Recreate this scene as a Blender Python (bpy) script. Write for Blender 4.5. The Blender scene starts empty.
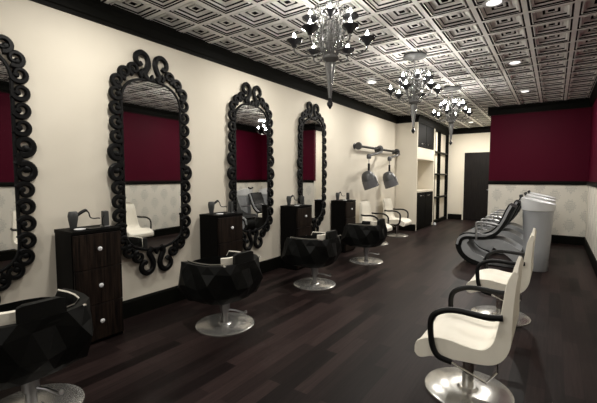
import bpy, bmesh, math, random
from mathutils import Vector, Matrix
random.seed(7)
PI = math.pi
S = bpy.context.scene
C = S.collection

# ------------------------------------------------------------------ camera, world, lights, exposure
F_PX, VX, VY = 367.0, 555.0, 177.0
CX, CY = 298.5, 201.5
EYE = 1.4
d = Vector((VX - CX, CY - VY, -F_PX)).normalized()
ph = math.atan((CY - VY) / F_PX)
up = Vector((0, math.cos(ph), math.sin(ph)))
up = (up - d * up.dot(d)).normalized()
xr = d.cross(up)
M = Matrix((xr, d, up))
cam = bpy.data.cameras.new('camera')
cam.sensor_width = 36
cam.lens = F_PX / 597 * 36
cam.clip_start = 0.05
co = bpy.data.objects.new('camera', cam)
C.objects.link(co)
co.matrix_world = Matrix.Translation((0, 0, EYE)) @ M.to_4x4()
S.camera = co

w = bpy.data.worlds.new('world')
S.world = w
w.use_nodes = True
w.node_tree.nodes['Background'].inputs[0].default_value = (1.0, 0.95, 0.86, 1)
w.node_tree.nodes['Background'].inputs[1].default_value = 0.25


def area(name, loc, rot, sx, sy, power, col=(1, 0.97, 0.91), spread=PI):
    l = bpy.data.lights.new(name, 'AREA')
    l.shape = 'RECTANGLE'
    l.size = sx
    l.size_y = sy
    l.energy = power
    l.color = col
    l.spread = spread
    o = bpy.data.objects.new(name, l)
    C.objects.link(o)
    o.location = loc
    o.rotation_euler = rot
    return o


# added fill light behind the camera, at the unseen opening in wall_front
area('added_rear_fill', (-1.5, -2.45, 1.5), (math.radians(90), 0, math.radians(8)), 3.2, 2.0, 14)
S.view_settings.view_transform = 'Standard'
S.view_settings.look = 'None'
S.view_settings.gamma = 1
S.view_settings.use_curve_mapping = False
S.view_settings.exposure = 0.12
DOWN_W = 24.0
CANDLE = 110.0


# ------------------------------------------------------------------ materials
def mat(name, col, rough=0.5, metal=0.0, noise=None, trans=0.0, emit=None, coat=0.0, spec=0.5):
    m = bpy.data.materials.new(name)
    m.use_nodes = True
    nt = m.node_tree
    b = nt.nodes['Principled BSDF']
    b.inputs['Base Color'].default_value = (*col, 1)
    b.inputs['Roughness'].default_value = rough
    b.inputs['Metallic'].default_value = metal
    b.inputs['Specular IOR Level'].default_value = spec
    b.inputs['Transmission Weight'].default_value = trans
    b.inputs['Coat Weight'].default_value = coat
    if emit:
        b.inputs['Emission Color'].default_value = (*emit[0], 1)
        b.inputs['Emission Strength'].default_value = emit[1]
    if noise:
        sc, col2, stretch = noise
        tc = nt.nodes.new('ShaderNodeTexCoord')
        mp = nt.nodes.new('ShaderNodeMapping')
        mp.inputs['Scale'].default_value = stretch
        nz = nt.nodes.new('ShaderNodeTexNoise')
        nz.inputs['Scale'].default_value = sc
        nz.inputs['Detail'].default_value = 4
        mx = nt.nodes.new('ShaderNodeMix')
        mx.data_type = 'RGBA'
        mx.inputs[6].default_value = (*col, 1)
        mx.inputs[7].default_value = (*col2, 1)
        cr = nt.nodes.new('ShaderNodeMapRange')
        cr.inputs[1].default_value = 0.35
        cr.inputs[2].default_value = 0.65
        nt.links.new(tc.outputs['Object'], mp.inputs[0])
        nt.links.new(mp.outputs[0], nz.inputs['Vector'])
        nt.links.new(nz.outputs[0], cr.inputs[0])
        nt.links.new(cr.outputs[0], mx.inputs[0])
        nt.links.new(mx.outputs[2], b.inputs['Base Color'])
    return m


BEIGE = (0.70, 0.65, 0.55)
MAROON = (0.050, 0.0007, 0.0085)
m_wall = mat('beige_paint', BEIGE, 0.75, noise=(1.5, (0.67, 0.62, 0.52), (1, 1, 1)), spec=0.25)
m_black = mat('black_lacquer_trim', (0.0035, 0.0035, 0.0025), 0.55, spec=0.07)
m_frame = mat('black_glossy_frame', (0.0035, 0.0035, 0.0035), 0.45, spec=0.12)
m_chrome = mat('chrome', (0.74, 0.73, 0.70), 0.10, 1.0)
m_disc = mat('polished_disc', (0.62, 0.61, 0.58), 0.22, 0.75)
m_steel = mat('brushed_steel', (0.42, 0.42, 0.43), 0.35, 1.0)
m_white = mat('cream_leather', (0.80, 0.76, 0.66), 0.5, noise=(6, (0.77, 0.73, 0.63), (1, 1, 1)))
m_bleather = mat('black_faceted_leather', (0.0035, 0.0038, 0.0035), 0.5, spec=0.18)
m_bplastic = mat('black_plastic', (0.004, 0.004, 0.004), 0.42, spec=0.25)
m_wood = mat('dark_ebony_wood', (0.003, 0.0022, 0.002), 0.45, noise=(7, (0.022, 0.014, 0.010), (4, 9, 0.5)), spec=0.10)
m_bwood = mat('black_stained_wood', (0.0025, 0.0025, 0.0025), 0.55, noise=(7, (0.004, 0.0035, 0.003), (9, 4, 0.5)), spec=0.05)
m_door = mat('door_dark_wood', (0.006, 0.005, 0.005), 0.35, noise=(6, (0.013, 0.011, 0.010), (8, 8, 0.5)), spec=0.15)
m_mirror = mat('mirror_silver', (0.80, 0.80, 0.79), 0.02, 1.0)
m_grey = mat('dark_grey_plastic', (0.036, 0.038, 0.038), 0.45)
m_hood = mat('grey_hood_plastic', (0.035, 0.036, 0.037), 0.35)
m_visor = mat('smoky_visor', (0.10, 0.10, 0.105), 0.2)
m_basin = mat('pale_grey_shell', (0.33, 0.34, 0.355), 0.35)
m_ceramic = mat('white_ceramic', (0.66, 0.67, 0.68), 0.2)
m_lshell = mat('grey_lounger_shell', (0.30, 0.31, 0.32), 0.4)
m_glass = mat('clear_crystal', (0.26, 0.26, 0.255), 0.15, trans=0.5)
m_cup = mat('smoked_dark_glass', (0.02, 0.02, 0.022), 0.15)
m_flame = mat('candle_bulb', (1, 0.97, 0.9), 0.4, emit=((1, 0.95, 0.87), CANDLE))
m_lens = mat('downlight_lens', (1, 1, 1), 0.4, emit=((1, 0.97, 0.92), 1.6))
m_worktop = mat('cream_worktop', (0.62, 0.57, 0.48), 0.4)
m_tin = mat('silver_pressed_tin', (0.93, 0.92, 0.88), 0.5, 0.0, noise=(5, (0.84, 0.83, 0.80), (1, 1, 1)))
m_tindark = mat('black_groove_shade', (0.004, 0.004, 0.004), 0.6, spec=0.1)  # two-tone black of the tin, doubling as relief shade painted into the grooves


def node_mat(name, rough):
    m = bpy.data.materials.new(name)
    m.use_nodes = True
    nt = m.node_tree
    b = nt.nodes['Principled BSDF']
    b.inputs['Roughness'].default_value = rough
    return m, nt, b


def math_n(nt, op, a, b=None, c=None):
    n = nt.nodes.new('ShaderNodeMath')
    n.operation = op
    for i, v in enumerate((a, b, c)):
        if v is None:
            continue
        if isinstance(v, (int, float)):
            n.inputs[i].default_value = v
        else:
            nt.links.new(v, n.inputs[i])
    return n.outputs[0]


def mixc(nt, fac, c1, c2):
    mx = nt.nodes.new('ShaderNodeMix')
    mx.data_type = 'RGBA'
    if isinstance(fac, (int, float)):
        mx.inputs[0].default_value = fac
    else:
        nt.links.new(fac, mx.inputs[0])
    for i, c in ((6, c1), (7, c2)):
        if isinstance(c, tuple):
            mx.inputs[i].default_value = (*c, 1)
        else:
            nt.links.new(c, mx.inputs[i])
    return mx.outputs[2]


def damask_wall():
    """maroon paint above the chair rail, pale damask paper below it"""
    m, nt, b = node_mat('maroon_paint_and_damask_paper', 0.6)
    g = nt.nodes.new('ShaderNodeNewGeometry')
    sp = nt.nodes.new('ShaderNodeSeparateXYZ')
    nt.links.new(g.outputs['Position'], sp.inputs[0])
    u = math_n(nt, 'ADD', sp.outputs[0], sp.outputs[1])
    v = sp.outputs[2]
    W_, H_ = 0.27, 0.40

    def cell(du, dv):
        uu = math_n(nt, 'SUBTRACT', math_n(nt, 'FRACT', math_n(nt, 'MULTIPLY_ADD', u, 1 / (2 * W_), du)), 0.5)
        vv = math_n(nt, 'SUBTRACT', math_n(nt, 'FRACT', math_n(nt, 'MULTIPLY_ADD', v, 1 / H_, dv)), 0.5)
        uu = math_n(nt, 'MULTIPLY', uu, 2 * W_)
        vv = math_n(nt, 'MULTIPLY', vv, H_)
        au = math_n(nt, 'ABSOLUTE', uu)
        ang = math_n(nt, 'ARCTAN2', vv, au)
        r = math_n(nt, 'SQRT', math_n(nt, 'ADD', math_n(nt, 'MULTIPLY', au, au), math_n(nt, 'MULTIPLY', math_n(nt, 'MULTIPLY', vv, vv), 0.48)))
        r = math_n(nt, 'MULTIPLY_ADD', r, 0.45, math_n(nt, 'MULTIPLY', math_n(nt, 'MULTIPLY_ADD', math_n(nt, 'ABSOLUTE', vv), 0.62, au), 0.52))
        edge = math_n(nt, 'MULTIPLY_ADD', math_n(nt, 'SINE', math_n(nt, 'MULTIPLY', ang, 11.0)), 0.014, 0.098)
        inside = math_n(nt, 'LESS_THAN', r, edge)
        ring = math_n(nt, 'GREATER_THAN', math_n(nt, 'SINE', math_n(nt, 'ADD', math_n(nt, 'MULTIPLY', r, 190.0), math_n(nt, 'MULTIPLY', math_n(nt, 'SINE', math_n(nt, 'MULTIPLY', ang, 9.0)), 2.2))), -0.35)
        return math_n(nt, 'MULTIPLY', inside, ring)
    mask = math_n(nt, 'MAXIMUM', cell(0, 0), cell(0.5, 0.5))
    nz = nt.nodes.new('ShaderNodeTexNoise')
    nz.inputs['Scale'].default_value = 14
    mask = math_n(nt, 'MULTIPLY', mask, math_n(nt, 'MULTIPLY_ADD', nz.outputs[0], 0.9, 0.2))
    paper = mixc(nt, mask, (0.64, 0.61, 0.54), (0.40, 0.395, 0.365))
    col = mixc(nt, math_n(nt, 'GREATER_THAN', v, 1.28), paper, MAROON)
    nt.links.new(col, b.inputs['Base Color'])
    b.inputs['Specular IOR Level'].default_value = 0.08
    return m


def floor_mat():
    m, nt, b = node_mat('dark_plank_floor', 0.42)
    g = nt.nodes.new('ShaderNodeNewGeometry')
    sp = nt.nodes.new('ShaderNodeSeparateXYZ')
    nt.links.new(g.outputs['Position'], sp.inputs[0])
    cb = nt.nodes.new('ShaderNodeCombineXYZ')
    nt.links.new(sp.outputs[1], cb.inputs[0])
    nt.links.new(sp.outputs[0], cb.inputs[1])
    br = nt.nodes.new('ShaderNodeTexBrick')
    nt.links.new(cb.outputs[0], br.inputs['Vector'])
    br.inputs['Scale'].default_value = 1
    br.inputs['Brick Width'].default_value = 0.95
    br.inputs['Row Height'].default_value = 0.105
    br.inputs['Mortar Size'].default_value = 0.0015
    br.inputs['Color1'].default_value = (0.0068, 0.0044, 0.0042, 1)
    br.inputs['Color2'].default_value = (0.029, 0.0185, 0.0172, 1)
    br.inputs['Mortar'].default_value = (0.009, 0.006, 0.006, 1)
    br.offset = 0.37
    mp = nt.nodes.new('ShaderNodeMapping')
    mp.inputs['Scale'].default_value = (1.2, 28, 1)
    nt.links.new(cb.outputs[0], mp.inputs[0])
    nz = nt.nodes.new('ShaderNodeTexNoise')
    nz.inputs['Scale'].default_value = 2.5
    nz.inputs['Detail'].default_value = 6
    nt.links.new(mp.outputs[0], nz.inputs['Vector'])
    f = math_n(nt, 'MULTIPLY_ADD', nz.outputs[0], 1.3, 0.32)
    vm = nt.nodes.new('ShaderNodeVectorMath')
    vm.operation = 'SCALE'
    nt.links.new(br.outputs['Color'], vm.inputs[0])
    nt.links.new(f, vm.inputs['Scale'])
    nt.links.new(vm.outputs[0], b.inputs['Base Color'])
    bp = nt.nodes.new('ShaderNodeBump')
    bp.inputs['Strength'].default_value = 0.12
    bp.inputs['Distance'].default_value = 0.004
    nt.links.new(nz.outputs[0], bp.inputs['Height'])
    nt.links.new(bp.outputs[0], b.inputs['Normal'])
    b.inputs['Specular IOR Level'].default_value = 0.06
    return m


m_damask = damask_wall()
m_floor = floor_mat()


# ------------------------------------------------------------------ mesh helpers
def obj(name, bm, m, parent=None, smooth=False, loc=None, rotz=0.0, mats=None):
    me = bpy.data.meshes.new(name)
    bmesh.ops.recalc_face_normals(bm, faces=bm.faces)
    bm.to_mesh(me)
    bm.free()
    for mm in (mats or [m]):
        me.materials.append(mm)
    if smooth:
        for p in me.polygons:
            p.use_smooth = True
        try:
            me.set_sharp_from_angle(angle=math.radians(40 if smooth is True else smooth))
        except Exception:
            pass
    o = bpy.data.objects.new(name, me)
    C.objects.link(o)
    if parent:
        o.parent = parent
    if loc:
        o.location = loc
    if rotz:
        o.rotation_euler = (0, 0, rotz)
    return o


def tag(o, label=None, cat=None, group=None, kind=None):
    if label:
        o['label'] = label
    if cat:
        o['category'] = cat
    if group:
        o['group'] = group
    if kind:
        o['kind'] = kind
    return o


def thing(name, label, cat, loc=(0, 0, 0), rotz=0, group=None):
    o = bpy.data.objects.new(name, None)
    o.empty_display_size = 0.1
    C.objects.link(o)
    o.location = loc
    o.rotation_euler = (0, 0, rotz)
    return tag(o, label, cat, group)


def struct(name, bm, m, **k):
    return tag(obj(name, bm, m, **k), kind='structure')


def dup(root, loc, rotz=None, label=None):
    kids = [(c, list(c.children)) for c in root.children]
    r = root.copy()
    C.objects.link(r)
    r.location = loc
    if rotz is not None:
        r.rotation_euler = (0, 0, rotz)
    if label:
        r['label'] = label
    for ch, gs in kids:
        c = ch.copy()
        C.objects.link(c)
        c.parent = r
        for g in gs:
            e = g.copy()
            C.objects.link(e)
            e.parent = c
    return r


def bx(x0, x1, y0, y1, z0, z1, bm=None, bev=0.0):
    new = bm is None
    if new:
        bm = bmesh.new()
    t = bmesh.new()
    vs = [t.verts.new((x, y, z)) for x in (x0, x1) for y in (y0, y1) for z in (z0, z1)]
    for f in ((0, 1, 3, 2), (4, 6, 7, 5), (0, 4, 5, 1), (2, 3, 7, 6), (0, 2, 6, 4), (1, 5, 7, 3)):
        t.faces.new([vs[i] for i in f])
    if bev:
        bmesh.ops.bevel(t, geom=t.edges[:], offset=bev, segments=2, affect='EDGES', profile=0.5)
    merge(bm, t)
    return bm


def merge(bm, t):
    mp = {v: bm.verts.new(v.co) for v in t.verts}
    for f in t.faces:
        try:
            nf = bm.faces.new([mp[v] for v in f.verts])
            nf.material_index = f.material_index
        except ValueError:
            pass
    t.free()


def lathe(prof, n=32, bm=None, loc=(0, 0, 0), rot=None, close=True):
    if bm is None:
        bm = bmesh.new()
    L = Vector(loc)
    R = rot or Matrix.Identity(3)
    rings = []
    for r, z in prof:
        if r < 1e-5:
            rings.append([bm.verts.new(L + R @ Vector((0, 0, z)))])
        else:
            rings.append([bm.verts.new(L + R @ Vector((r * math.cos(2 * PI * i / n), r * math.sin(2 * PI * i / n), z))) for i in range(n)])
    for a, b in zip(rings, rings[1:]):
        for i in range(n):
            j = (i + 1) % n
            q = [a[i % len(a)], a[j % len(a)], b[j % len(b)], b[i % len(b)]]
            q2 = []
            for v in q:
                if v not in q2:
                    q2.append(v)
            if len(q2) > 2:
                bm.faces.new(q2)
    if close:
        for rg in (rings[0], rings[-1]):
            if len(rg) > 2:
                bm.faces.new(rg)
    return bm


def tube(pts, rad, n=8, bm=None, flat=1.0, upv=(0, 0, 1)):
    """sweep a round (or flattened) section along points"""
    if bm is None:
        bm = bmesh.new()
    P = [Vector(p) for p in pts]
    if not isinstance(rad, (list, tuple)):
        rad = [rad] * len(P)
    U = Vector(upv)
    rings = []
    prev = None
    for i, p in enumerate(P):
        t = (P[min(i + 1, len(P) - 1)] - P[max(i - 1, 0)]).normalized()
        if prev is None:
            s = t.cross(U)
            if s.length < 0.05:
                s = t.cross(Vector((1, 0, 0)))
            s.normalize()
        else:
            s = (prev - t * prev.dot(t)).normalized()
        prev = s
        q = t.cross(s).normalized()
        rings.append([bm.verts.new(p + (s * math.cos(2 * PI * k / n) + q * math.sin(2 * PI * k / n) * flat) * rad[i]) for k in range(n)])
    for a, b in zip(rings, rings[1:]):
        for k in range(n):
            bm.faces.new((a[k], a[(k + 1) % n], b[(k + 1) % n], b[k]))
    bm.faces.new(rings[0])
    bm.faces.new(rings[-1])
    return bm


def smoothpts(pts, k=6):
    """Catmull-Rom"""
    P = [Vector(p) for p in pts]
    P = [P[0] * 2 - P[1]] + P + [P[-1] * 2 - P[-2]]
    out = []
    for i in range(1, len(P) - 2):
        for j in range(k):
            t = j / k
            a, b, c, e = P[i - 1], P[i], P[i + 1], P[i + 2]
            out.append(0.5 * ((2 * b) + (c - a) * t + (2 * a - 5 * b + 4 * c - e) * t * t + (3 * b - a - 3 * c + e) * t ** 3))
    out.append(P[-2])
    return out


def prism(poly, y0, y1, bm=None, bev=0.0):
    """polygon in x,z extruded along y"""
    t = bmesh.new()
    a = [t.verts.new((x, y0, z)) for x, z in poly]
    b = [t.verts.new((x, y1, z)) for x, z in poly]
    t.faces.new(a)
    t.faces.new(b)
    n = len(poly)
    for i in range(n):
        t.faces.new((a[i], a[(i + 1) % n], b[(i + 1) % n], b[i]))
    if bev:
        es = [e for e in t.edges if abs(e.verts[0].co.y - e.verts[1].co.y) < 1e-6]
        bmesh.ops.bevel(t, geom=es, offset=bev, segments=2, affect='EDGES', profile=0.5)
    if bm is None:
        return t
    merge(bm, t)
    return bm


def moulding(prof, p0, p1, inward, bm=None):
    """prof: (out, z) polyline closed; runs p0->p1, 'inward' = xy direction out of the wall"""
    if bm is None:
        bm = bmesh.new()
    I = Vector((*inward, 0))
    a = [bm.verts.new(Vector((*p0, 0)) + I * o + Vector((0, 0, z))) for o, z in prof]
    b = [bm.verts.new(Vector((*p1, 0)) + I * o + Vector((0, 0, z))) for o, z in prof]
    n = len(prof)
    for i in range(n):
        bm.faces.new((a[i], a[(i + 1) % n], b[(i + 1) % n], b[i]))
    bm.faces.new(a)
    bm.faces.new(b)
    return bm


# ------------------------------------------------------------------ room shell
XL, XR = -3.45, 0.55
YF, YN = -2.6, 9.44      # front wall, maroon wall
YB = 12.9                # far wall
XP = -1.25               # edge of maroon block
XA = -2.90               # built-in face
ZC = 2.97
T = 0.12

struct('floor', bx(XL - T, XR + T, YF - T, YB + T, -0.1, 0), m_floor)
struct('wall_left', bx(XL - T, XL, YF - T, YB + T, 0, ZC + 0.1), m_wall)
struct('wall_right', bx(XR, XR + T, YF - T, YN + T, 0, ZC + 0.1), m_damask)
struct('wall_back', bx(XP + 0.001, XR, YN, YN + T, 0, ZC + 0.1), m_damask)
struct('wall_passage', bx(XP, XP + T, YN + T, YB, 0, ZC + 0.1), m_wall)
struct('wall_far', bx(XL, XP + T, YB, YB + T, 0, ZC + 0.1), m_wall)
struct('wall_alcove', bx(XL, XA, YN, YN + 0.05, 0, ZC + 0.05), m_wall)
fw = bx(XL, -3.2, YF - T, YF, 0, ZC + 0.1)
bx(0.2, XR, YF - T, YF, 0, ZC + 0.1, fw)
bx(-3.2, 0.2, YF - T, YF, 0, 0.45, fw)
bx(-3.2, 0.2, YF - T, YF, 2.6, ZC + 0.1, fw)
struct('wall_front', fw, m_wall)

# pressed tin ceiling: real relief plus groove shade painted black, one mesh
TS = 0.40
cb = bmesh.new()
RINGS = [(0.200, 0.000, 0), (0.178, 0.000, 0), (0.176, 0.016, 1), (0.162, 0.016, 1), (0.160, 0.002, 0),
         (0.150, 0.002, 0), (0.149, 0.014, 1), (0.140, 0.014, 0), (0.126, 0.020, 0), (0.125, 0.032, 1), (0.117, 0.032, 0), (0.090, 0.046, 0), (0.089, 0.036, 0),
         (0.072, 0.036, 0), (0.070, 0.052, 1), (0.052, 0.052, 1), (0.050, 0.036, 0), (0.028, 0.036, 0), (0.026, 0.050, 1), (0.004, 0.050, 1)]
x0 = -0.68 - TS * 7 - 0.01
nx = 11
y_0 = 4.02 - TS * 17.5
ny = int((YB + 0.2 - y_0) / TS) + 1
for i in range(nx):
    for j in range(ny):
        cx_, cy_ = x0 + (i + 0.5) * TS, y_0 + (j + 0.5) * TS
        prev = None
        for k, (r, dz, mi) in enumerate(RINGS):
            cur = [cb.verts.new((cx_ + sx * r, cy_ + sy * r, ZC + dz * 1.2)) for sx, sy in ((-1, -1), (1, -1), (1, 1), (-1, 1))]
            if prev:
                for q in range(4):
                    f = cb.faces.new((prev[q], prev[(q + 1) % 4], cur[(q + 1) % 4], cur[q]))
                    f.material_index = mi
            prev = cur
        cb.faces.new(prev).material_index = 1
struct('ceiling', cb, m_tin, mats=[m_tin, m_tindark])
struct('ceiling_slab', bx(XL - T, XR + T, YF - T, YB + T, ZC + 0.08, ZC + 0.16), m_black)

# crown moulding
CR = [(0, ZC + 0.01), (0, 2.79), (0.018, 2.79), (0.022, 2.82), (0.030, 2.83), (0.034, 2.90), (0.050, 2.93), (0.055, ZC + 0.01)]
tr = [('trim_1', (XL, YF), (XL, YN), (1, 0)), ('trim_2', (XL, YN), (XA, YN), (0, -1)), ('trim_3', (XA, YN - .03), (XA, YB), (1, 0)),
      ('trim_4', (XA, YB), (XP, YB), (0, -1)), ('trim_5', (XP, YN - .03), (XP, YB), (-1, 0)), ('trim_6', (XP - .055, YN), (XR, YN), (0, -1)),
      ('trim_7', (XR, YF), (XR, YN), (-1, 0))]
for nme, a, b, i in tr:
    struct(nme, moulding(CR, a, b, i), m_black)
RL = [(0, 1.235), (0.018, 1.235), (0.022, 1.25), (0.03, 1.262), (0.03, 1.30), (0.018, 1.315), (0, 1.315)]
struct('trim_8', moulding(RL, (XP, YN), (XR, YN), (0, -1)), m_black)
struct('trim_9', moulding(RL, (XR, YF), (XR, YN), (-1, 0)), m_black)
BS = [(0, 0), (0.018, 0), (0.018, 0.155), (0.010, 0.175), (0, 0.178)]
for nme, a, b, i in (('baseboard_left', (XL, YF), (XL, YN), (1, 0)), ('baseboard_alcove', (XL, YN), (XA, YN), (0, -1)),
                     ('baseboard_back', (XP, YN), (XR, YN), (0, -1)), ('baseboard_right', (XR, YF), (XR, YN), (-1, 0)),
                     ('baseboard_passage', (XP, YN), (XP, YB), (-1, 0)), ('baseboard_far', (XA, YB), (-2.46, YB), (0, -1))):
    struct(nme, moulding(BS, a, b, i), m_black)

# far door
dr = struct('door_1', bx(-2.42, -1.52, YB - 0.045, YB - 0.005, 0.005, 2.18, bev=0.004), m_door)
obj('door_handle', tube([(-1.62, YB - 0.05, 1.0), (-1.62, YB - 0.1, 1.0), (-1.74, YB - 0.1, 1.0)], 0.01), m_steel, dr)
fr = bx(-2.46, -2.42, YB - 0.03, YB, 0, 2.22)
bx(-1.52, -1.48, YB - 0.03, YB, 0, 2.11, fr)
bx(-2.42, -1.52, YB - 0.03, YB, 2.18, 2.22, fr)
struct('trim_10', fr, m_wall)

# ------------------------------------------------------------------ built-in units beyond the alcove wall
Y1, Y2 = YN + 0.055, 11.02
struct('trim_11', bx(XL, XA, Y2 + 0.004, 11.10, 0, ZC), m_wall)           # pilaster
struct('trim_12', bx(XL, XA - 0.01, Y1, Y2, 2.82, ZC), m_black)    # fascia behind crown
struct('trim_13', bx(XL, XA - 0.01, Y1, Y2, 1.90, 2.17), m_wall)   # pelmet
struct('trim_14', bx(XL, XA - 0.004, Y1, Y2, 1.865, 1.90), m_worktop)
wc = thing('wall_cabinet', 'black wall cabinet high in the built-in corner near the far end', 'cabinet', (XL + 0.01, Y1, 2.175))
obj('body', bx(0, 0.50, 0.0, Y2 - Y1, 0, 0.65), m_bwood, wc)
for k in (0, 1):
    wd = (Y2 - Y1) / 2
    dd = obj('door', bx(0.505, 0.53, 0.01 + k * wd, wd - 0.01 + k * wd, 0.01, 0.64, bev=0.003), m_bwood, wc)
    yy = wd + (-0.42 if k == 0 else 0.16)
    obj('handle', tube([(0.53, yy, 0.10), (0.55, yy, 0.10), (0.55, yy + 0.22, 0.10), (0.53, yy + 0.22, 0.10)], 0.008), m_chrome, dd)
bc = thing('base_cabinet', 'black base cabinet under a cream worktop in the built-in corner', 'cabinet', (XL + 0.02, Y1, 0))
obj('body', bx(0, 0.50, 0.0, Y2 - Y1, 0, 0.99), m_bwood, bc)
for k in (0, 1):
    dd = obj('door', bx(0.505, 0.53, 0.01 + k * wd, wd - 0.01 + k * wd, 0.08, 0.98, bev=0.003), m_bwood, bc)
    yy = wd + (-0.42 if k == 0 else 0.16)
    obj('handle', tube([(0.53, yy, 0.90), (0.55, yy, 0.90), (0.55, yy + 0.22, 0.90), (0.53, yy + 0.22, 0.90)], 0.008), m_chrome, dd)
tag(obj('worktop', bx(XL, XA + 0.01, Y1, Y2, 0.992, 1.04, bev=0.004), m_worktop), 'cream worktop slab lying on the black base cabinet', 'worktop')
sh = thing('shelving_unit', 'tall black open shelving frame against the cream wall by the far end', 'shelves', (XL, 11.11, 0))
obj('back_panel', bx(0.44, 0.46, 0, 1.75, 0.1, 2.8), m_wall, sh)
for y in (0.0, 0.62, 1.62):
    obj('upright', bx(0.46, 0.55, y, y + 0.06, 0, 2.80), m_black, sh)
for z in (0.0, 0.76, 1.46, 2.12, 2.76):
    obj('shelf', bx(0.46, 0.545, 0.03, 1.65, z, z + (0.10 if z == 0 else 0.045)), m_black, sh)
tag(obj('door_stop', lathe([(0.035, 0), (0.035, 0.05), (0.02, 0.07), (0, 0.072)], 12, loc=(XA + 0.06, 11.06, 0)), m_ceramic),
    'small white door stop on the floor at the foot of the pilaster', 'door stop')


# ------------------------------------------------------------------ mirrors
def stroke(bm, pts, wid, th=0.028, x=0.0):
    """domed ribbon in the (y,z) plane standing out along +x"""
    sec = [(-1, 0), (-1, 0.6), (-0.55, 1), (0.55, 1), (1, 0.6), (1, 0)]
    rings = []
    n = len(pts)
    for i, (u, v) in enumerate(pts):
        a, b = pts[max(i - 1, 0)], pts[min(i + 1, n - 1)]
        tx, ty = b[0] - a[0], b[1] - a[1]
        l = math.hypot(tx, ty) or 1
        nx_, ny_ = -ty / l, tx / l
        w_ = wid[i] / 2
        rings.append([bm.verts.new((x + h_ * th, u + nx_ * s_ * w_, v + ny_ * s_ * w_)) for s_, h_ in sec])
    for a, b in zip(rings, rings[1:]):
        for k in range(len(sec)):
            bm.faces.new((a[k], a[(k + 1) % 6], b[(k + 1) % 6], b[k]))
    bm.faces.new(rings[0])
    bm.faces.new(rings[-1])


def curl(bm, cu, cv, R, a0, turns, sgn, w0=0.047, end_ball=True):
    """spiral: starts at angle a0 radius R and winds inward"""
    n = 22
    pts, wd_ = [], []
    for i in range(n + 1):
        t = i / n
        r = R * (1 - 0.62 * t ** 1.2)
        a = a0 + sgn * turns * 2 * PI * t
        pts.append((cu + r * math.cos(a), cv + r * math.sin(a)))
        wd_.append(w0 * (1 - 0.5 * t))
    stroke(bm, pts, wd_)
    if end_ball:
        e = pts[-1]
        lathe([(w0 * 0.52, 0), (w0 * 0.52, 0.02), (w0 * 0.3, 0.03), (0, 0.031)], 10, bm, loc=(0, e[0], e[1]), rot=Matrix(((0, 0, 1), (1, 0, 0), (0, 1, 0))))


HW = 0.335


def arch_pts():
    top, bot = [], []
    for i in range(25):
        u = HW * math.cos(PI * i / 24)
        s = (1 - abs(u / HW) ** 2.4) ** (1 / 2.4) if abs(u) < HW else 0
        top.append((u, 2.12 + 0.25 * s))
        bot.append((u, 0.88 - 0.22 * s))
    return top + [(-HW, 2.13 - 1.25 * k / 8) for k in range(1, 8)] + bot[::-1][0:] + [(HW, 0.88 + 1.25 * k / 8) for k in range(1, 8)]


AP = arch_pts()
# drop duplicate neighbours
AP2 = []
for p in AP:
    if not AP2 or math.hypot(p[0] - AP2[-1][0], p[1] - AP2[-1][1]) > 1e-4:
        AP2.append(p)
if math.hypot(AP2[0][0] - AP2[-1][0], AP2[0][1] - AP2[-1][1]) < 1e-4:
    AP2.pop()


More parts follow.
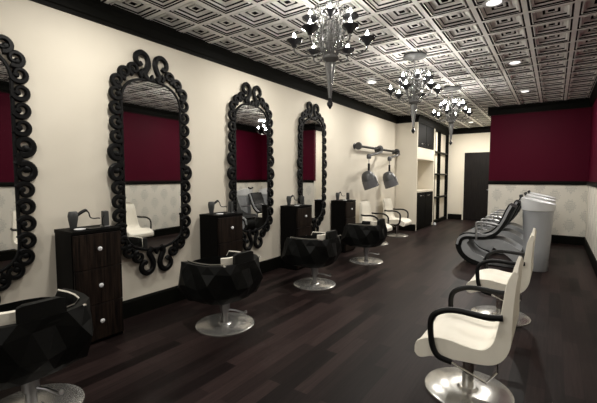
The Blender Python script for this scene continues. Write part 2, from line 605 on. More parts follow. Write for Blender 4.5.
def build_mirror(label, y):
    t = thing('wall_mirror', label, 'mirror', (XL + 0.020, y, 0), MT, 'ornate mirrors along the cream wall')
    g = bmesh.new()
    f1 = [g.verts.new((0.010, u, v)) for u, v in AP2]
    g.faces.new(f1)
    f2 = [g.verts.new((0.002, u, v)) for u, v in AP2]
    g.faces.new(f2[::-1])
    for i in range(len(AP2)):
        j = (i + 1) % len(AP2)
        g.faces.new((f1[i], f1[j], f2[j], f2[i]))
    obj('glass', g, m_mirror, t)
    b = bmesh.new()
    loop = AP2 + AP2[:2]
    off = []
    cyv = 1.5
    n = len(AP2)
    for i in range(n + 1):
        a, c = AP2[(i - 1) % n], AP2[(i + 1) % n]
        p = AP2[i % n]
        tx, ty = c[0] - a[0], c[1] - a[1]
        l = math.hypot(tx, ty) or 1
        nx_, ny_ = ty / l, -tx / l
        if nx_ * p[0] + ny_ * (p[1] - cyv) < 0:
            nx_, ny_ = -nx_, -ny_
        off.append((p[0] + nx_ * 0.010, p[1] + ny_ * 0.010))
    stroke(b, off, [0.028] * len(off), th=0.020)
    for s in (-1, 1):
        f = (lambda a: a) if s == 1 else (lambda a: PI - a)
        # side lobes: (u, v, R, lower half curls mirrored)
        up_ = [(0.400, 1.79), (0.400, 1.925), (0.400, 2.06), (0.395, 2.195)]
        lo_ = [(0.400, 1.29), (0.400, 1.155), (0.400, 1.02), (0.395, 0.885)]
        for (u, v) in up_:
            curl(b, s * u, v, 0.063, f(math.radians(-150)), 0.98, s)
        for (u, v) in lo_:
            curl(b, s * u, v, 0.063, f(math.radians(150)), 0.98, -s)
        # large pair at mid height, joined by an S
        curl(b, s * 0.405, 1.645, 0.074, f(math.radians(-120)), 1.15, s, 0.058)
        curl(b, s * 0.405, 1.435, 0.074, f(math.radians(120)), 1.15, -s, 0.058)
        stroke(b, [(s * 0.35, 1.50), (s * 0.372, 1.54), (s * 0.35, 1.58)], [0.05, 0.06, 0.05])
        # arch shoulders
        for (u, v, a, R) in ((0.375, 2.31, -120, 0.060), (0.300, 2.40, -95, 0.058), (0.205, 2.455, -80, 0.056)):
            curl(b, s * u, v, R, f(math.radians(a)), 1.15, s)
        for (u, v, a, R) in ((0.372, 0.755, 120, 0.062), (0.300, 0.660, 95, 0.060), (0.205, 0.595, 80, 0.058)):
            curl(b, s * u, v, R, f(math.radians(a)), 1.15, -s)
        # top crest: two big scrolls turned towards each other
        top = [(s * 0.05, 2.38), (s * 0.085, 2.43), (s * 0.058, 2.49), (s * 0.040, 2.55), (s * 0.060, 2.61), (s * 0.115, 2.635),
               (s * 0.168, 2.605), (s * 0.178, 2.555), (s * 0.145, 2.515), (s * 0.118, 2.530)]
        sp_ = [(q.x, q.y) for q in smoothpts([(a_, b_, 0) for a_, b_ in top], 5)]
        stroke(b, sp_, [0.060 - 0.014 * i / len(sp_) for i in range(len(sp_))])
        bot_ = [(u_, 3.045 - v_) for u_, v_ in sp_]
        stroke(b, bot_, [0.060 - 0.014 * i / len(sp_) for i in range(len(sp_))])
        stroke(b, [(s * 0.12, 2.39), (s * 0.14, 2.43), (s * 0.11, 2.46)], [0.04, 0.05, 0.04])
    # little spade between the crests
    stroke(b, [(0, 2.38), (0, 2.41), (0, 2.44)], [0.07, 0.05, 0.01])
    stroke(b, [(0, 0.65), (0, 0.62), (0, 0.59)], [0.07, 0.05, 0.01])
    obj('scrolled_frame', b, m_frame, t, smooth=True)
    return t


MT = math.radians(2.2)     # each hangs very slightly off the wall
MY = [0.745, 2.285, 3.80, 5.335]
mir = build_mirror('black scroll-framed mirror cut by the left edge of the picture', MY[0])
for y, lb in ((MY[1], 'black scroll-framed mirror between the first and second tall cabinets'),
              (MY[2], 'black scroll-framed mirror between the second and third tall cabinets'),
              (MY[3], 'black scroll-framed mirror nearest the hooded dryers, smallest looking')):
    dup(mir, (XL + 0.020, y, 0), label=lb)

# ------------------------------------------------------------------ cabinets with tools on top
CYS = [1.335, 2.87, 4.43, 5.98]
CW, CD, CH = 0.40, 0.335, 0.963
cab = thing('station_cabinet', 'tall dark wood drawer cabinet nearest the camera', 'cabinet', (XL + 0.003, CYS[0], 0), 0, 'drawer cabinets along the cream wall')
obj('body', bx(0.02, CD - 0.02, 0, CW, 0, CH - 0.03, bev=0.003), m_bwood, cab)
obj('top_panel', bx(0.02, CD, -0.004, CW + 0.004, CH - 0.03, CH, bev=0.003), m_bwood, cab)
for k, (za, zb) in enumerate(((0.64, 0.93), (0.335, 0.635), (0.03, 0.33))):
    dw = obj('drawer', bx(CD - 0.019, CD + 0.004, 0.006, CW - 0.006, za, zb, bev=0.0025), m_wood, cab)
    zc = (za + zb) / 2 + (0.02 if k == 0 else 0.01)
    obj('knob', lathe([(0.006, 0), (0.006, 0.012), (0.017, 0.018), (0.019, 0.025), (0.013, 0.031), (0, 0.033)], 16,
                      loc=(CD + 0.004, CW / 2, zc), rot=Matrix(((0, 0, 1), (0, 1, 0), (-1, 0, 0)))), m_ceramic, dw, smooth=True)
for y, lb in ((CYS[1], 'tall dark wood drawer cabinet second along from the camera'),
              (CYS[2], 'tall dark wood drawer cabinet third along from the camera'),
              (CYS[3], 'tall dark wood drawer cabinet beside the white chairs under the hoods')):
    dup(cab, (XL + 0.003, y, 0), label=lb)

ORD = ['first', 'second', 'third', 'fourth']
CN = ['first cabinet nearest the camera', 'second cabinet from the camera', 'third cabinet from the camera', 'fourth cabinet beside the hooded dryers']
# hair dryer resting nose down in its cup, handle and cord arching over
hd = thing('hair_dryer', 'black hair dryer standing nose down on the ' + CN[0], 'hair dryer', (XL + 0.10, CYS[0] + 0.115, CH), 0, 'hair dryers on the cabinets')
hd.scale = (0.82, 0.86, 0.82)
obj('barrel', lathe([(0.030, 0.0), (0.033, 0.03), (0.043, 0.09), (0.047, 0.13), (0.041, 0.165), (0.034, 0.175), (0, 0.176)], 20), m_grey, hd, smooth=True)
obj('handle', tube(smoothpts([(0, 0.02, 0.12), (0.0, 0.07, 0.155), (0.0, 0.115, 0.178), (0.0, 0.135, 0.172)], 4), [0.017] * 10 + [0.012] * 3, 10), m_bplastic, hd, smooth=True)
obj('cord', tube(smoothpts([(0, 0.12, 0.175), (0.01, 0.145, 0.155), (0.02, 0.155, 0.105), (0.04, 0.18, 0.09), (0.06, 0.215, 0.092), (0.07, 0.232, 0.088)], 5), 0.0062, 8), m_bplastic, hd, smooth=True)
hb = thing('holder_block', 'dark grey upright tool holder on the ' + CN[0], 'tool holder', (XL + 0.20, CYS[0] + 0.335, CH), 0, 'tool holders on the cabinets')
hb.scale = (0.8, 0.7, 0.82)
obj('block', prism([(-0.035, 0), (0.035, 0), (0.030, 0.165), (-0.026, 0.17)], -0.032, 0.032, bev=0.004), m_grey, hb)
obj('foot_plate', bx(-0.045, 0.045, -0.040, 0.040, -0.0, 0.012, bev=0.003), m_steel, hb)
obj('cord', tube(smoothpts([(0.04, -0.03, 0.13), (0.045, -0.055, 0.10), (0.045, -0.060, 0.05), (0.04, -0.05, 0.012)], 5), 0.005, 6), m_bplastic, hb, smooth=True)
ds = obj('dish', lathe([(0.0, 0), (0.035, 0), (0.045, 0.010), (0.040, 0.012), (0.03, 0.005), (0, 0.005)], 20, close=False), m_ceramic, None, smooth=True)
ds.location = (XL + 0.27, CYS[0] + 0.09, CH + 0.001)
tag(ds, 'small white dish at the front edge of the ' + CN[0], 'dish', 'white dishes on the cabinets')
mt = obj('tool_mat', bx(-0.04, 0.04, -0.10, 0.06, 0, 0.010, bev=0.002), m_bplastic, None)
mt.location = (XL + 0.28, CYS[0] + 0.24, CH + 0.001)
tag(mt, 'flat black tool mat lying on the ' + CN[0], 'mat', 'tool mats on the cabinets')
for k in (1, 2, 3):
    dy = CYS[k] - CYS[0]
    dup(hd, hd.location + Vector((0, dy, 0)), label='black hair dryer standing nose down on the ' + CN[k])
    dup(hb, hb.location + Vector((0, dy, 0)), label='dark grey upright tool holder on the ' + CN[k])
    dup(ds, ds.location + Vector((0, dy, 0)), label='small white dish at the front edge of the ' + CN[k])
    dup(mt, mt.location + Vector((0, dy, 0)), label='flat black tool mat lying on the ' + CN[k])


# ------------------------------------------------------------------ black faceted tub chairs (facing -X)
def base_disc(parent, r=0.27, off=(0, 0)):
    obj('base', lathe([(r, 0.0), (r, 0.010), (r - 0.008, 0.016), (0.065, 0.0165), (0.05, 0.032), (0, 0.033)], 48, loc=(off[0], off[1], 0)), m_disc, parent, smooth=True)


def sup(th, a, b, e=2.8):
    c_, s_ = math.cos(th), math.sin(th)
    r = (abs(c_ / a) ** e + abs(s_ / b) ** e) ** (-1 / e)
    return r * c_, r * s_


def tub_chair(label, loc):
    t = thing('styling_chair', label, 'chair', loc, 0, 'black faceted styling chairs')
    base_disc(t, 0.275, (0.035, 0.02))
    obj('pedestal', lathe([(0.030, 0.03), (0.030, 0.13), (0.045, 0.13), (0.048, 0.24), (0.06, 0.285), (0, 0.286)], 20, loc=(0.035, 0.02, 0)), m_steel, t, smooth=True)
    obj('pump_lever', tube([(0.04, 0.02, 0.15), (0.12, 0.07, 0.14), (0.20, 0.10, 0.125), (0.225, 0.11, 0.135)], [0.010, 0.009, 0.009, 0.016], 8), m_steel, t, smooth=True)
    bm = bmesh.new()
    rnd = random.Random(3)
    n = 18
    rows = [(0.0, 0.78, 0), (0.10, 0.93, 1), (0.45, 1.03, 0), (0.78, 1.01, 1), (1.0, 0.985, 0)]
    grid = []
    for fr_, sc, sh_ in rows:
        rg = []
        for i in range(n):
            th = 2 * PI * (i + 0.5 * sh_) / n
            x_, y_ = sup(th, 0.335, 0.335)
            front = math.cos(th) < -0.72
            zt = 0.43 if front else 0.640
            zz = 0.285 + (zt - 0.285) * fr_
            j = 0 if fr_ in (0.0, 1.0) else rnd.uniform(-0.10, 0.06)
            k = sc * (1 + j)
            zz += 0 if fr_ in (0.0, 1.0) else rnd.uniform(-0.035, 0.035)
            rg.append(bm.verts.new((x_ * k, y_ * k, zz)))
        grid.append(rg)
    for r_ in range(len(grid) - 1):
        a, b = grid[r_], grid[r_ + 1]
        sh_a = rows[r_][2]
        for i in range(n):
            j = (i + 1) % n
            if sh_a == 0:      # b is shifted by +half
                bm.faces.new((a[i], a[j], b[i]))
                bm.faces.new((a[j], b[j], b[i]))
            else:
                bm.faces.new((a[i], b[j], b[i]))
                bm.faces.new((a[i], a[j], b[j]))
    bm.faces.new(grid[0])
    inner = []
    for i in range(n):
        th = 2 * PI * i / n
        x_, y_ = sup(th, 0.335, 0.335)
        front = math.cos(th) < -0.72
        inner.append(bm.verts.new((x_ * 0.84, y_ * 0.84, (0.43 if front else 0.635))))
    for i in range(n):
        j = (i + 1) % n
        bm.faces.new((grid[-1][i], grid[-1][j], inner[j], inner[i]))
    obj('shell', bm, m_bleather, t)
    # white lining inside the rim
    bm = bmesh.new()
    A, B = [], []
    for i in range(n):
        th = 2 * PI * i / n
        x_, y_ = sup(th, 0.335, 0.335)
        front = math.cos(th) < -0.72
        A.append(bm.verts.new((x_ * 0.839, y_ * 0.839, 0.440 if front else 0.650)))
        B.append(bm.verts.new((x_ * 0.822, y_ * 0.822, 0.42 if front else 0.640)))
    for i in range(n):
        j = (i + 1) % n
        bm.faces.new((A[i], A[j], B[j], B[i]))
    tag(obj('piping', bm, m_white, t), 'cream piping along the inner rim')
    bm = bmesh.new()
    A, B = [], []
    for i in range(n):
        th = 2 * PI * i / n
        x_, y_ = sup(th, 0.335, 0.335)
        front = math.cos(th) < -0.72
        A.append(bm.verts.new((x_ * 0.824, y_ * 0.824, 0.42 if front else 0.642)))
        B.append(bm.verts.new((x_ * 0.78, y_ * 0.805, 0.600)))
    for i in range(n):
        j = (i + 1) % n
        bm.faces.new((A[i], A[j], B[j], B[i]))
    obj('lining', bm, m_bleather, t)
    bm = bmesh.new()
    A, B = [], []
    for i in range(n):
        th = 2 * PI * i / n
        x_, y_ = sup(th, 0.335, 0.335)
        front = math.cos(th) < -0.72
        A.append(bm.verts.new((x_ * 0.80, y_ * 0.80, 0.42 if front else 0.602)))
        B.append(bm.verts.new((x_ * 0.78, y_ * 0.78, 0.38)))
    for i in range(n):
        j = (i + 1) % n
        bm.faces.new((A[i], A[j], B[j], B[i]))
    obj('inner_wall', bm, m_bleather, t)
    bm = lathe([(0.25, 0.38), (0.265, 0.42), (0.25, 0.455), (0.18, 0.465), (0, 0.466)], 28)
    obj('seat_cushion', bm, m_bleather, t, smooth=True)
    # raised back pad
    bm = bmesh.new()
    rg = []
    for k in range(9):
        th = math.radians(-21 + 42 * k / 8)
        xo, yo = sup(th, 0.335, 0.335)
        e = 0.012 if k in (0, 8) else 0
        zb, zt = 0.60, 0.728 - e
        rg.append([bm.verts.new((xo * 0.97, yo * 0.97, zb)), bm.verts.new((xo * 0.95, yo * 0.95, zt)), bm.verts.new((xo * 0.83, yo * 0.83, zt + 0.002)), bm.verts.new((xo * 0.80, yo * 0.80, zb))])
    for a, b in zip(rg, rg[1:]):
        for k in range(4):
            bm.faces.new((a[k], a[(k + 1) % 4], b[(k + 1) % 4], b[k]))
    bm.faces.new(rg[0])
    bm.faces.new(rg[-1])
    pad = obj('back_pad', bm, m_bleather, t)
    bm = bmesh.new()
    rg = []
    for k in range(9):
        th = math.radians(-42 + 60 * k / 8)
        xo, yo = sup(th, 0.335, 0.335)
        rg.append([bm.verts.new((xo * s_, yo * s_, z_)) for s_, z_ in ((0.828, 0.695), (0.67, 0.690), (0.64, 0.45), (0.79, 0.45))])
    for a, b in zip(rg, rg[1:]):
        for k in range(4):
            bm.faces.new((a[k], a[(k + 1) % 4], b[(k + 1) % 4], b[k]))
    bm.faces.new(rg[0])
    bm.faces.new(rg[-1])
    tag(obj('back_cushion', bm, m_white, t), 'cream inner back cushion')
    for s in (-1, 1):
        obj('stud', lathe([(0.013, 0), (0.012, 0.006), (0, 0.010)], 14, loc=(0.295, s * 0.225, 0.640)), m_chrome, t, smooth=True)
    return t


tc1 = tub_chair('black faceted tub chair cut by the lower left corner of the picture', (-2.56, 0.80, 0))
for y, lb in ((2.38, 'black faceted tub chair in front of the second mirror from the left'),
              (3.97, 'black faceted tub chair in front of the third mirror from the left'),
              (5.57, 'black faceted tub chair nearest the white chairs under the hoods')):
    dup(tc1, (-2.56, y, 0), label=lb)


# ------------------------------------------------------------------ white salon chairs (facing -X)
def shell_mesh():
    top = [(-0.275, 0.33), (-0.262, 0.362), (-0.215, 0.390), (-0.145, 0.412), (-0.07, 0.415), (0.0, 0.405), (0.07, 0.398), (0.125, 0.408), (0.165, 0.455),
           (0.188, 0.55), (0.205, 0.68), (0.216, 0.78), (0.232, 0.85), (0.246, 0.895)]
    bot = [(0.277, 0.875), (0.271, 0.82), (0.264, 0.72), (0.258, 0.60), (0.258, 0.48), (0.235, 0.395), (0.19, 0.338), (0.12, 0.312), (0.0, 0.302), (-0.10, 0.292),
           (-0.17, 0.285), (-0.225, 0.262), (-0.255, 0.262), (-0.275, 0.285)]
    cap = [(0.254, 0.910), (0.270, 0.902)]
    prof = [(p.x, p.y) for p in smoothpts([(a, b, 0) for a, b in top], 3)] + cap + [(p.x, p.y) for p in smoothpts([(a, b, 0) for a, b in bot], 3)]
    nt_ = len(smoothpts([(a, b, 0) for a, b in top], 3))
    bm = bmesh.new()
    ys = [-1.0, -0.985, -0.93, -0.84, -0.70, -0.4, 0, 0.4, 0.70, 0.84, 0.93, 0.985, 1.0]
    cxm = sum(p[0] for p in prof) / len(prof)
    rings = []
    for yv in ys:
        rg = []
        e = abs(yv)
        dish = 0.0 if e > 0.9 else (0.022 if e < 0.75 else 0.011)
        for i, (x_, z_) in enumerate(prof):
            hw = 0.255 - 0.05 * max(0, min(1, (z_ - 0.5) / 0.45))
            xx, zz = x_, z_
            if i < nt_:
                # normal of the top profile, sink the middle
                a, b = prof[max(i - 1, 0)], prof[i + 1]
                tx, tz = b[0] - a[0], b[1] - a[1]
                l = math.hypot(tx, tz) or 1
                xx += tz / l * dish * min(1, i / 6)
                zz -= tx / l * dish * min(1, i / 6)
                if z_ > 0.9:
                    zz = z_
            if e > 0.99:
                # shrink towards the middle line of the thickness for a rounded edge
                j = i
                xx += (0.003 if i < nt_ and z_ > 0.45 else (-0.003 if z_ > 0.45 else 0))
                zz += (-0.003 if i < nt_ and z_ <= 0.45 else (0.003 if z_ <= 0.45 else 0))
            # rounded top corners of the back
            if z_ > 0.80 and e > 0.35:
                zz -= ((e - 0.35) / 0.65) ** 2 * 0.055 * (z_ - 0.80) / 0.16
            rg.append(bm.verts.new((xx, yv * hw, zz)))
        rings.append(rg)
    n = len(prof)
    for a, b in zip(rings, rings[1:]):
        for k in range(n):
            bm.faces.new((a[k], a[(k + 1) % n], b[(k + 1) % n], b[k]))
    bm.faces.new(rings[0])
    bm.faces.new(rings[-1])
    return bm


def salon_chair(label, loc, rotz=0, group='white salon chairs'):
    t = thing('salon_chair', label, 'chair', loc, rotz, group)
    base_disc(t, 0.268)
    obj('column', lathe([(0.036, 0.03), (0.034, 0.20), (0.046, 0.20), (0.046, 0.285), (0.075, 0.295), (0, 0.296)], 20), m_chrome, t, smooth=True)
    tag(obj('shell', shell_mesh(), m_white, t, smooth=25), 'cream moulded seat and back')
    for s in (-1, 1):
        y = s * 0.272
        pts = [(0.212, s * 0.258, 0.612), (0.12, y, 0.606), (0.0, y, 0.612), (-0.08, y, 0.603), (-0.145, y, 0.570), (-0.172, y, 0.525), (-0.174, y, 0.45),
               (-0.160, y, 0.36), (-0.125, y, 0.305), (-0.05, s * 0.26, 0.283)]
        p2 = smoothpts(pts, 5)
        obj('armrest', tube(p2, [0.0145] * (len(p2)), 10, flat=1.25), m_bplastic, t, smooth=True)
    obj('lever_bar', tube([(-0.06, -0.262, 0.285), (0.13, -0.18, 0.175), (0.185, -0.16, 0.245), (0.178, -0.16, 0.315)], 0.0075, 8), m_chrome, t)
    return t


sc1 = salon_chair('white salon chair with black arms, nearest the camera at lower right', (-0.42, 2.55, 0), 0)
sc1['group'] = 'white chairs along the right wall'
dup(sc1, (-0.405, 4.13, 0), label='white salon chair with black arms, behind the nearest one, before the basins')
c3 = dup(sc1, (-3.06, 7.22, 0), PI, label='white salon chair with black arms under the left hooded dryer')
c3['group'] = 'white chairs under the hooded dryers'
c4 = dup(sc1, (-3.06, 8.50, 0), PI, label='white salon chair with black arms under the right hooded dryer')
c4['group'] = 'white chairs under the hooded dryers'

# ------------------------------------------------------------------ hooded dryer rack on the left wall
rk = thing('dryer_rail', 'black wall rail with round mounts carrying two hooded dryers', 'rail', (XL, 0, 0))
RX = 0.10
ry = [6.98, 8.08, 9.20]
rz_ = 2.04
obj('bar', tube([(RX, ry[0], rz_), (RX, ry[2], rz_)], 0.026, 12), m_bplastic, rk, smooth=True)
RYX = Matrix(((0, 0, 1), (0, 1, 0), (-1, 0, 0)))
RXZ = Matrix(((1, 0, 0), (0, 0, 1), (0, -1, 0)))
for y in (ry[0], ry[1], ry[2]):
    pl = obj('mount', lathe([(0.06, 0.0), (0.06, 0.015), (0.03, 0.03), (0.025, RX), (0, RX)], 20, loc=(0.0, y, rz_), rot=RYX), m_hood, rk, smooth=True)
obj('end_flange', lathe([(0.0, -0.03), (0.075, -0.02), (0.08, 0.0), (0.075, 0.02), (0, 0.03)], 20, loc=(RX, ry[0] - 0.01, rz_), rot=RXZ, close=False), m_hood, rk, smooth=True)
obj('middle_joint', lathe([(0.0, -0.07), (0.065, -0.06), (0.09, 0.0), (0.065, 0.06), (0, 0.07)], 20, loc=(RX, ry[1], rz_), rot=RXZ, close=False), m_hood, rk, smooth=True)
obj('end_flange', lathe([(0.0, -0.03), (0.075, -0.025), (0.08, 0.0), (0.075, 0.025), (0, 0.03)], 20, loc=(RX, ry[2], rz_), rot=RXZ, close=False), m_hood, rk, smooth=True)


def hood(label, y_arm, y_h, x_h):
    t = thing('hood_dryer', label, 'hooded hair dryer', (XL, 0, 0), 0, 'hooded dryers on the wall rail')
    x_h -= XL
    obj('arm', tube(smoothpts([(RX + 0.02, y_arm - 0.02, rz_ - 0.03), (RX + 0.14, y_arm - 0.22, rz_ - 0.08), (x_h, y_h, rz_ - 0.20)], 3), 0.028, 10), m_hood, t, smooth=True)
    obj('joint', lathe([(0, -0.06), (0.045, -0.05), (0.05, 0.02), (0.03, 0.05), (0, 0.055)], 14, loc=(x_h, y_h, rz_ - 0.215), close=False), m_hood, t, smooth=True)
    obj('hanger', tube([(x_h, y_h, rz_ - 0.25), (x_h, y_h, 1.55)], 0.009, 8), m_steel, t)
    obj('grip', tube([(x_h, y_h, 1.68), (x_h, y_h, 1.50)], 0.024, 10), m_bplastic, t, smooth=True)
    R = Matrix.Rotation(math.radians(-18), 3, 'Y') @ Matrix.Rotation(math.radians(10), 3, 'X')
    L = Vector((x_h + 0.02, y_h, 1.31))
    obj('dome', lathe([(0, 0.225), (0.05, 0.22), (0.095, 0.195), (0.130, 0.13), (0.148, 0.05), (0.152, 0.0)], 28, loc=L, rot=R, close=False), m_hood, t, smooth=True)
    obj('visor', lathe([(0.154, 0.02), (0.162, -0.14), (0.155, -0.14), (0.146, 0.015)], 28, loc=L, rot=R, close=False), m_visor, t, smooth=True)
    bm = bx(0.15, 0.172, -0.035, 0.035, -0.06, 0.06, bev=0.006)
    for v in bm.verts:
        v.co = L + R @ v.co
    obj('control_panel', bm, m_steel, t)
    return t


hood('grey hooded hair dryer hanging from the middle of the rail', ry[1], 7.07, -3.16)
hood('grey hooded hair dryer hanging from the far end of the rail', ry[2], 8.22, -3.16)


# ------------------------------------------------------------------ shampoo loungers and basins
def ribbon(center, th_up, th_dn):
    """closed polygon around a centre line"""
    P = smoothpts([(a, b, 0) for a, b in center], 5)
    L_, R_ = [], []
    for i, p in enumerate(P):
        t = (P[min(i + 1, len(P) - 1)] - P[max(i - 1, 0)]).normalized()
        n_ = Vector((-t.y, t.x, 0))
        L_.append((p.x + n_.x * th_up, p.y + n_.y * th_up))
        R_.append((p.x - n_.x * th_dn, p.y - n_.y * th_dn))
    return L_ + R_[::-1]


def tri_prism(poly, y0, y1, bm=None):
    """strip prism for ribbon polygons (quads between the two long sides)"""
    if bm is None:
        bm = bmesh.new()
    n = len(poly) // 2
    a = poly[:n]
    b = poly[n:][::-1]
    V = [[bm.verts.new((p[0], y, p[1])) for p in side] for y in (y0, y1) for side in (a, b)]
    a0, b0, a1, b1 = V
    for i in range(n - 1):
        bm.faces.new((a0[i], a0[i + 1], b0[i + 1], b0[i]))
        bm.faces.new((a1[i], a1[i + 1], b1[i + 1], b1[i]))
        bm.faces.new((a0[i], a0[i + 1], a1[i + 1], a1[i]))
        bm.faces.new((b0[i], b0[i + 1], b1[i + 1], b1[i]))
    for i in (0, n - 1):
        bm.faces.new((a0[i], b0[i], b1[i], a1[i]))
    return bm


line = [(-0.50, 0.955), (-0.545, 0.86), (-0.61, 0.70), (-0.71, 0.545), (-0.85, 0.462), (-1.0, 0.445), (-1.13, 0.440), (-1.215, 0.395), (-1.245, 0.30),
        (-1.20, 0.18), (-1.09, 0.085), (-0.93, 0.03)]


def lounger(label, y):
    t = thing('shampoo_lounger', label, 'lounge chair', (0, y, 0), 0, 'reclining loungers before the basins')
    hw = 0.25
    tag(obj('upholstery', tri_prism(ribbon(line[:8], -0.015, 0.068), -hw + 0.03, hw - 0.03), m_bleather, t, smooth=True), 'black padded seat and back')
    for sy in (-1, 1):
        ya, yb = (-hw - 0.006, -hw + 0.02) if sy < 0 else (hw - 0.02, hw + 0.006)
        obj('piping', tri_prism(ribbon(line[:9], -0.012, 0.046), ya, yb), m_lshell, t, smooth=True)
    bm = tri_prism(ribbon(line[:9], 0.036, 0.013), -hw, hw)
    tri_prism(ribbon(line[7:], 0.025, 0.050), -hw, hw, bm)
    tag(obj('edge_band', bm, m_bleather, t, smooth=True), 'black band under the seat and round the curl')
    # front swoosh of the shell, widening towards the floor
    cen = [(-1.10, 0.405), (-1.165, 0.36), (-1.175, 0.28), (-1.13, 0.18), (-1.04, 0.10), (-0.90, 0.045)]
    P = smoothpts([(a, b, 0) for a, b in cen], 5)
    L_, R_ = [], []
    n = len(P)
    for i, p in enumerate(P):
        tt = (P[min(i + 1, n - 1)] - P[max(i - 1, 0)]).normalized()
        nn = Vector((-tt.y, tt.x, 0))
        wl = 0.02 + 0.075 * math.sin(min(1, i / (n * 0.75)) * PI / 2)
        L_.append((p.x + nn.x * wl, p.y + nn.y * wl))
        R_.append((p.x - nn.x * 0.035, p.y - nn.y * 0.035))
    obj('front_shell', tri_prism(L_ + R_[::-1], -hw + 0.006, hw - 0.006), m_lshell, t, smooth=True)
    # rear shell: from under the seat sweeping down to the basin foot
    up_l = smoothpts([(-0.99, 0.41, 0), (-0.82, 0.425, 0), (-0.69, 0.44, 0), (-0.54, 0.39, 0), (-0.375, 0.29, 0)], 4)
    lo_l = smoothpts([(-0.95, 0.385, 0), (-0.82, 0.34, 0), (-0.67, 0.27, 0), (-0.52, 0.17, 0), (-0.375, 0.02, 0)], 4)
    obj('rear_shell', tri_prism([(p.x, p.y) for p in up_l] + [(p.x, p.y) for p in lo_l][::-1], -hw + 0.01, hw - 0.01), m_lshell, t, smooth=True)
    obj('floor_runner', bx(-0.96, -0.375, -hw + 0.05, hw - 0.05, 0.0, 0.022, bev=0.004), m_bplastic, t)
    for s in (-1, 1):
        yy = s * 0.262
        p2 = smoothpts([(-0.985, yy, 0.39), (-0.99, yy, 0.55), (-0.995, yy, 0.655), (-0.975, yy, 0.685), (-0.90, yy, 0.69), (-0.80, yy, 0.68), (-0.68, yy, 0.66)], 4)
        obj('arm', tube(p2, 0.010, 8, flat=1.5), m_steel, t, smooth=True)
        obj('arm_brace', tube([(-0.97, yy, 0.52), (-0.85, yy, 0.50), (-0.76, yy, 0.53)], 0.007, 8), m_steel, t, smooth=True)
    return t


BN = ['nearest the camera', 'in the middle of the row', 'farthest from the camera']
lg = lounger('black and grey curved shampoo lounger ' + BN[0], 6.60)
for k, y in ((1, 7.66), (2, 8.68)):
    dup(lg, (0, y, 0), label='black and grey curved shampoo lounger ' + BN[k])


def basin(label, y):
    t = thing('shampoo_basin', label, 'basin', (-0.19, y, 0), 0, 'hair washing basins behind the loungers')
    obj('pedestal', lathe([(0.148, 0.0), (0.157, 0.012), (0.168, 0.30), (0.186, 0.65), (0.200, 0.90), (0, 0.90)], 40), m_basin, t, smooth=True)
    bm = bmesh.new()
    n = 40
    prof = [(0.202, 0.90), (0.212, 0.905), (0.222, 0.99), (0.228, 1.045), (0.220, 1.052), (0.195, 1.04), (0.17, 0.98), (0.10, 0.94), (0, 0.935)]
    lathe(prof, n, bm, close=False)
    for v in bm.verts:
        if v.co.z > 1.0:
            v.co.z += -v.co.x * 0.24     # rim rises towards the lounger
    tag(obj('bowl', bm, m_ceramic, t, smooth=True), 'white slanted bowl')
    obj('neck_rest', tube(smoothpts([(-0.225, -0.09, 1.115), (-0.22, 0, 1.09), (-0.225, 0.09, 1.115)], 5), 0.022, 10), m_bplastic, t, smooth=True)
    return t


bs = basin('pale grey pedestal wash basin nearest the camera', 6.55)
dup(bs, (-0.19, 7.61, 0), label='pale grey pedestal wash basin just behind the nearest one')
dup(bs, (-0.19, 8.63, 0), label='pale grey pedestal wash basin farthest away by the patterned wall')


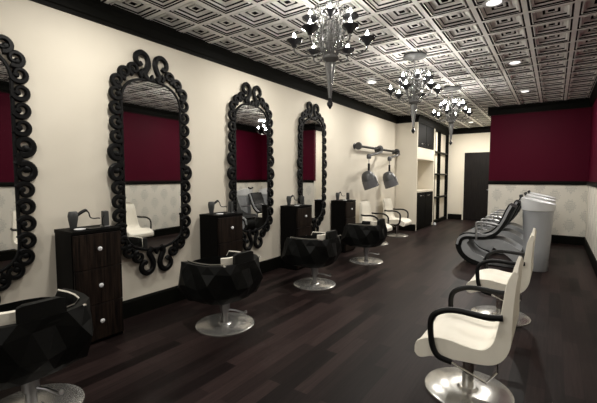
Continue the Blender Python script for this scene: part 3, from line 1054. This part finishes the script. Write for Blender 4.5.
# ------------------------------------------------------------------ chandeliers
def chandelier(label, loc):
    """origin at the ceiling"""
    t = thing('chandelier', label, 'chandelier', loc, 0, 'crystal chandeliers in a row')
    obj('canopy', lathe([(0.15, 0.0), (0.155, -0.02), (0.13, -0.035), (0.05, -0.05), (0, -0.052)], 8), m_grey, t)
    obj('stem', tube([(0, 0, -0.04), (0, 0, -0.28)], 0.010, 8), m_steel, t)
    obj('body', lathe([(0.0, -0.24), (0.035, -0.245), (0.02, -0.27), (0.045, -0.30), (0.06, -0.325), (0.03, -0.35), (0.022, -0.40), (0.05, -0.44), (0.055, -0.46),
                       (0.025, -0.50), (0.03, -0.55), (0.065, -0.58), (0.07, -0.60), (0.035, -0.63), (0, -0.635)], 20, close=False), m_glass, t, smooth=True)
    obj('finial', lathe([(0, -0.63), (0.045, -0.635), (0.042, -0.67), (0.026, -0.79), (0.015, -0.89), (0.012, -0.915), (0, -0.916)], 16, close=False), m_glass, t, smooth=True)
    tag(obj('pendant_drop', lathe([(0, -0.91), (0.010, -0.92), (0.012, -0.932), (0.026, -0.96), (0.024, -0.975), (0.008, -1.0), (0, -1.008)], 8, close=False), m_cup, t), 'dark faceted drop')
    for tier, (R, zc, zr, off) in enumerate(((0.30, -0.45, -0.545, 30), (0.185, -0.31, -0.39, 0))):
        for k in range(6):
            a = math.radians(off + 60 * k) + math.radians(-0.6)
            ca, sa = math.cos(a), math.sin(a)
            P = lambda r, z: (r * ca, r * sa, z)
            pts = smoothpts([P(0.03, zr + 0.03), P(R * 0.35, zr - 0.012), P(R * 0.72, zr - 0.022), P(R * 0.97, zr + 0.012), P(R, zc - 0.035)], 5)
            ar = obj('arm', tube(pts, 0.0075, 7), m_glass, t, smooth=True)
            obj('cup', lathe([(0.0, -0.05), (0.018, -0.045), (0.026, -0.025), (0.062, 0.0), (0.066, 0.012), (0.03, 0.010), (0, 0.008)], 16, loc=P(R, zc), close=False), m_cup, ar, smooth=True)
            obj('candle_bulb', lathe([(0.014, 0.008), (0.017, 0.022), (0.013, 0.045), (0.005, 0.066), (0, 0.074)], 10, loc=P(R, zc), close=False), m_flame, ar, smooth=True)
    # upright curled glass scrolls around the column
    for k in range(10):
        a = 2 * PI * k / 10
        ca, sa = math.cos(a), math.sin(a)
        P = lambda r, z: (r * ca, r * sa, z)
        pts = smoothpts([P(0.035, -0.60), P(0.075, -0.52), P(0.085, -0.41), P(0.075, -0.32), P(0.085, -0.24), P(0.125, -0.20), P(0.155, -0.225), P(0.145, -0.26), P(0.12, -0.255)], 4)
        obj('glass_scroll', tube(pts, 0.0085, 6), m_glass, t, smooth=True)
    for k in range(12):
        a = 2 * PI * (k + 0.5) / 12
        bm = bmesh.new()
        for q, z in enumerate((-0.30, -0.345, -0.39, -0.435, -0.48)):
            r = 0.105 + 0.012 * math.sin(q)
            lathe([(0, 0.018), (0.010, 0), (0, -0.018)], 6, bm, loc=(r * math.cos(a), r * math.sin(a), z), close=False)
        obj('bead_string', bm, m_glass, t)
    return t


CHX = -1.545
CHY = [2.74, 4.84, 6.95]
ch = chandelier('crystal chandelier with dark cups nearest the camera, cut by the top edge', (CHX - 0.015, CHY[0] - 0.045, ZC))
ch2 = dup(ch, (CHX, CHY[1], ZC), label='crystal chandelier with dark cups in the middle of the row')
ch3 = dup(ch, (CHX, CHY[2], ZC), label='crystal chandelier with dark cups farthest from the camera')


# ------------------------------------------------------------------ recessed downlights and added fill lamps
def downlight(label, loc):
    t = thing('downlight', label, 'ceiling light', loc, 0, 'recessed ceiling lights')
    obj('trim_ring', lathe([(0.062, -0.004), (0.092, -0.006), (0.094, 0.0), (0.062, 0.0)], 28, close=False), m_ceramic, t, smooth=True)
    obj('lens', lathe([(0.064, -0.004), (0.04, -0.012), (0, -0.014)], 24, close=False), m_lens, t, smooth=True)
    return t


DL = [(-0.51, 3.80, 'round white ceiling light cut by the top edge of the picture'), (-0.51, 5.92, 'round white ceiling light right of the middle chandelier'),
      (-0.51, 7.98, 'round white ceiling light nearest the maroon wall'), (-2.55, 5.78, 'round white ceiling light left of the middle chandelier'),
      (-2.03, 11.54, 'round white ceiling light by the far wall and door')]
dl0 = None
for x, y, lb in DL:
    if dl0 is None:
        dl0 = downlight(lb, (x, y, ZC - 0.004))
    else:
        dup(dl0, (x, y, ZC - 0.004), label=lb)
for x, y in [(-0.51, 1.7), (-0.51, 3.80), (-0.51, 5.92), (-0.51, 7.98), (-2.55, 1.6), (-2.55, 3.7), (-2.55, 5.78), (-2.55, 7.9), (-2.03, 11.54), (-2.1, 9.6), (-2.55, -0.6), (-0.51, -0.6)]:  # lamps of the downlights, plus added fill lamps that have no fixture
    l = bpy.data.lights.new('downlight_and_fill_lamp', 'AREA')
    l.shape = 'DISK'
    l.size = 0.12
    l.energy = DOWN_W * (2.4 if y > 11 else (1.2 if y > 7 else (0.55 if x > -1 and y < 2 else 1)))
    l.color = (1, 0.96, 0.89)
    o = bpy.data.objects.new('downlight_and_fill_lamp', l)
    C.objects.link(o)
    o.location = (x, y, ZC - 0.03)
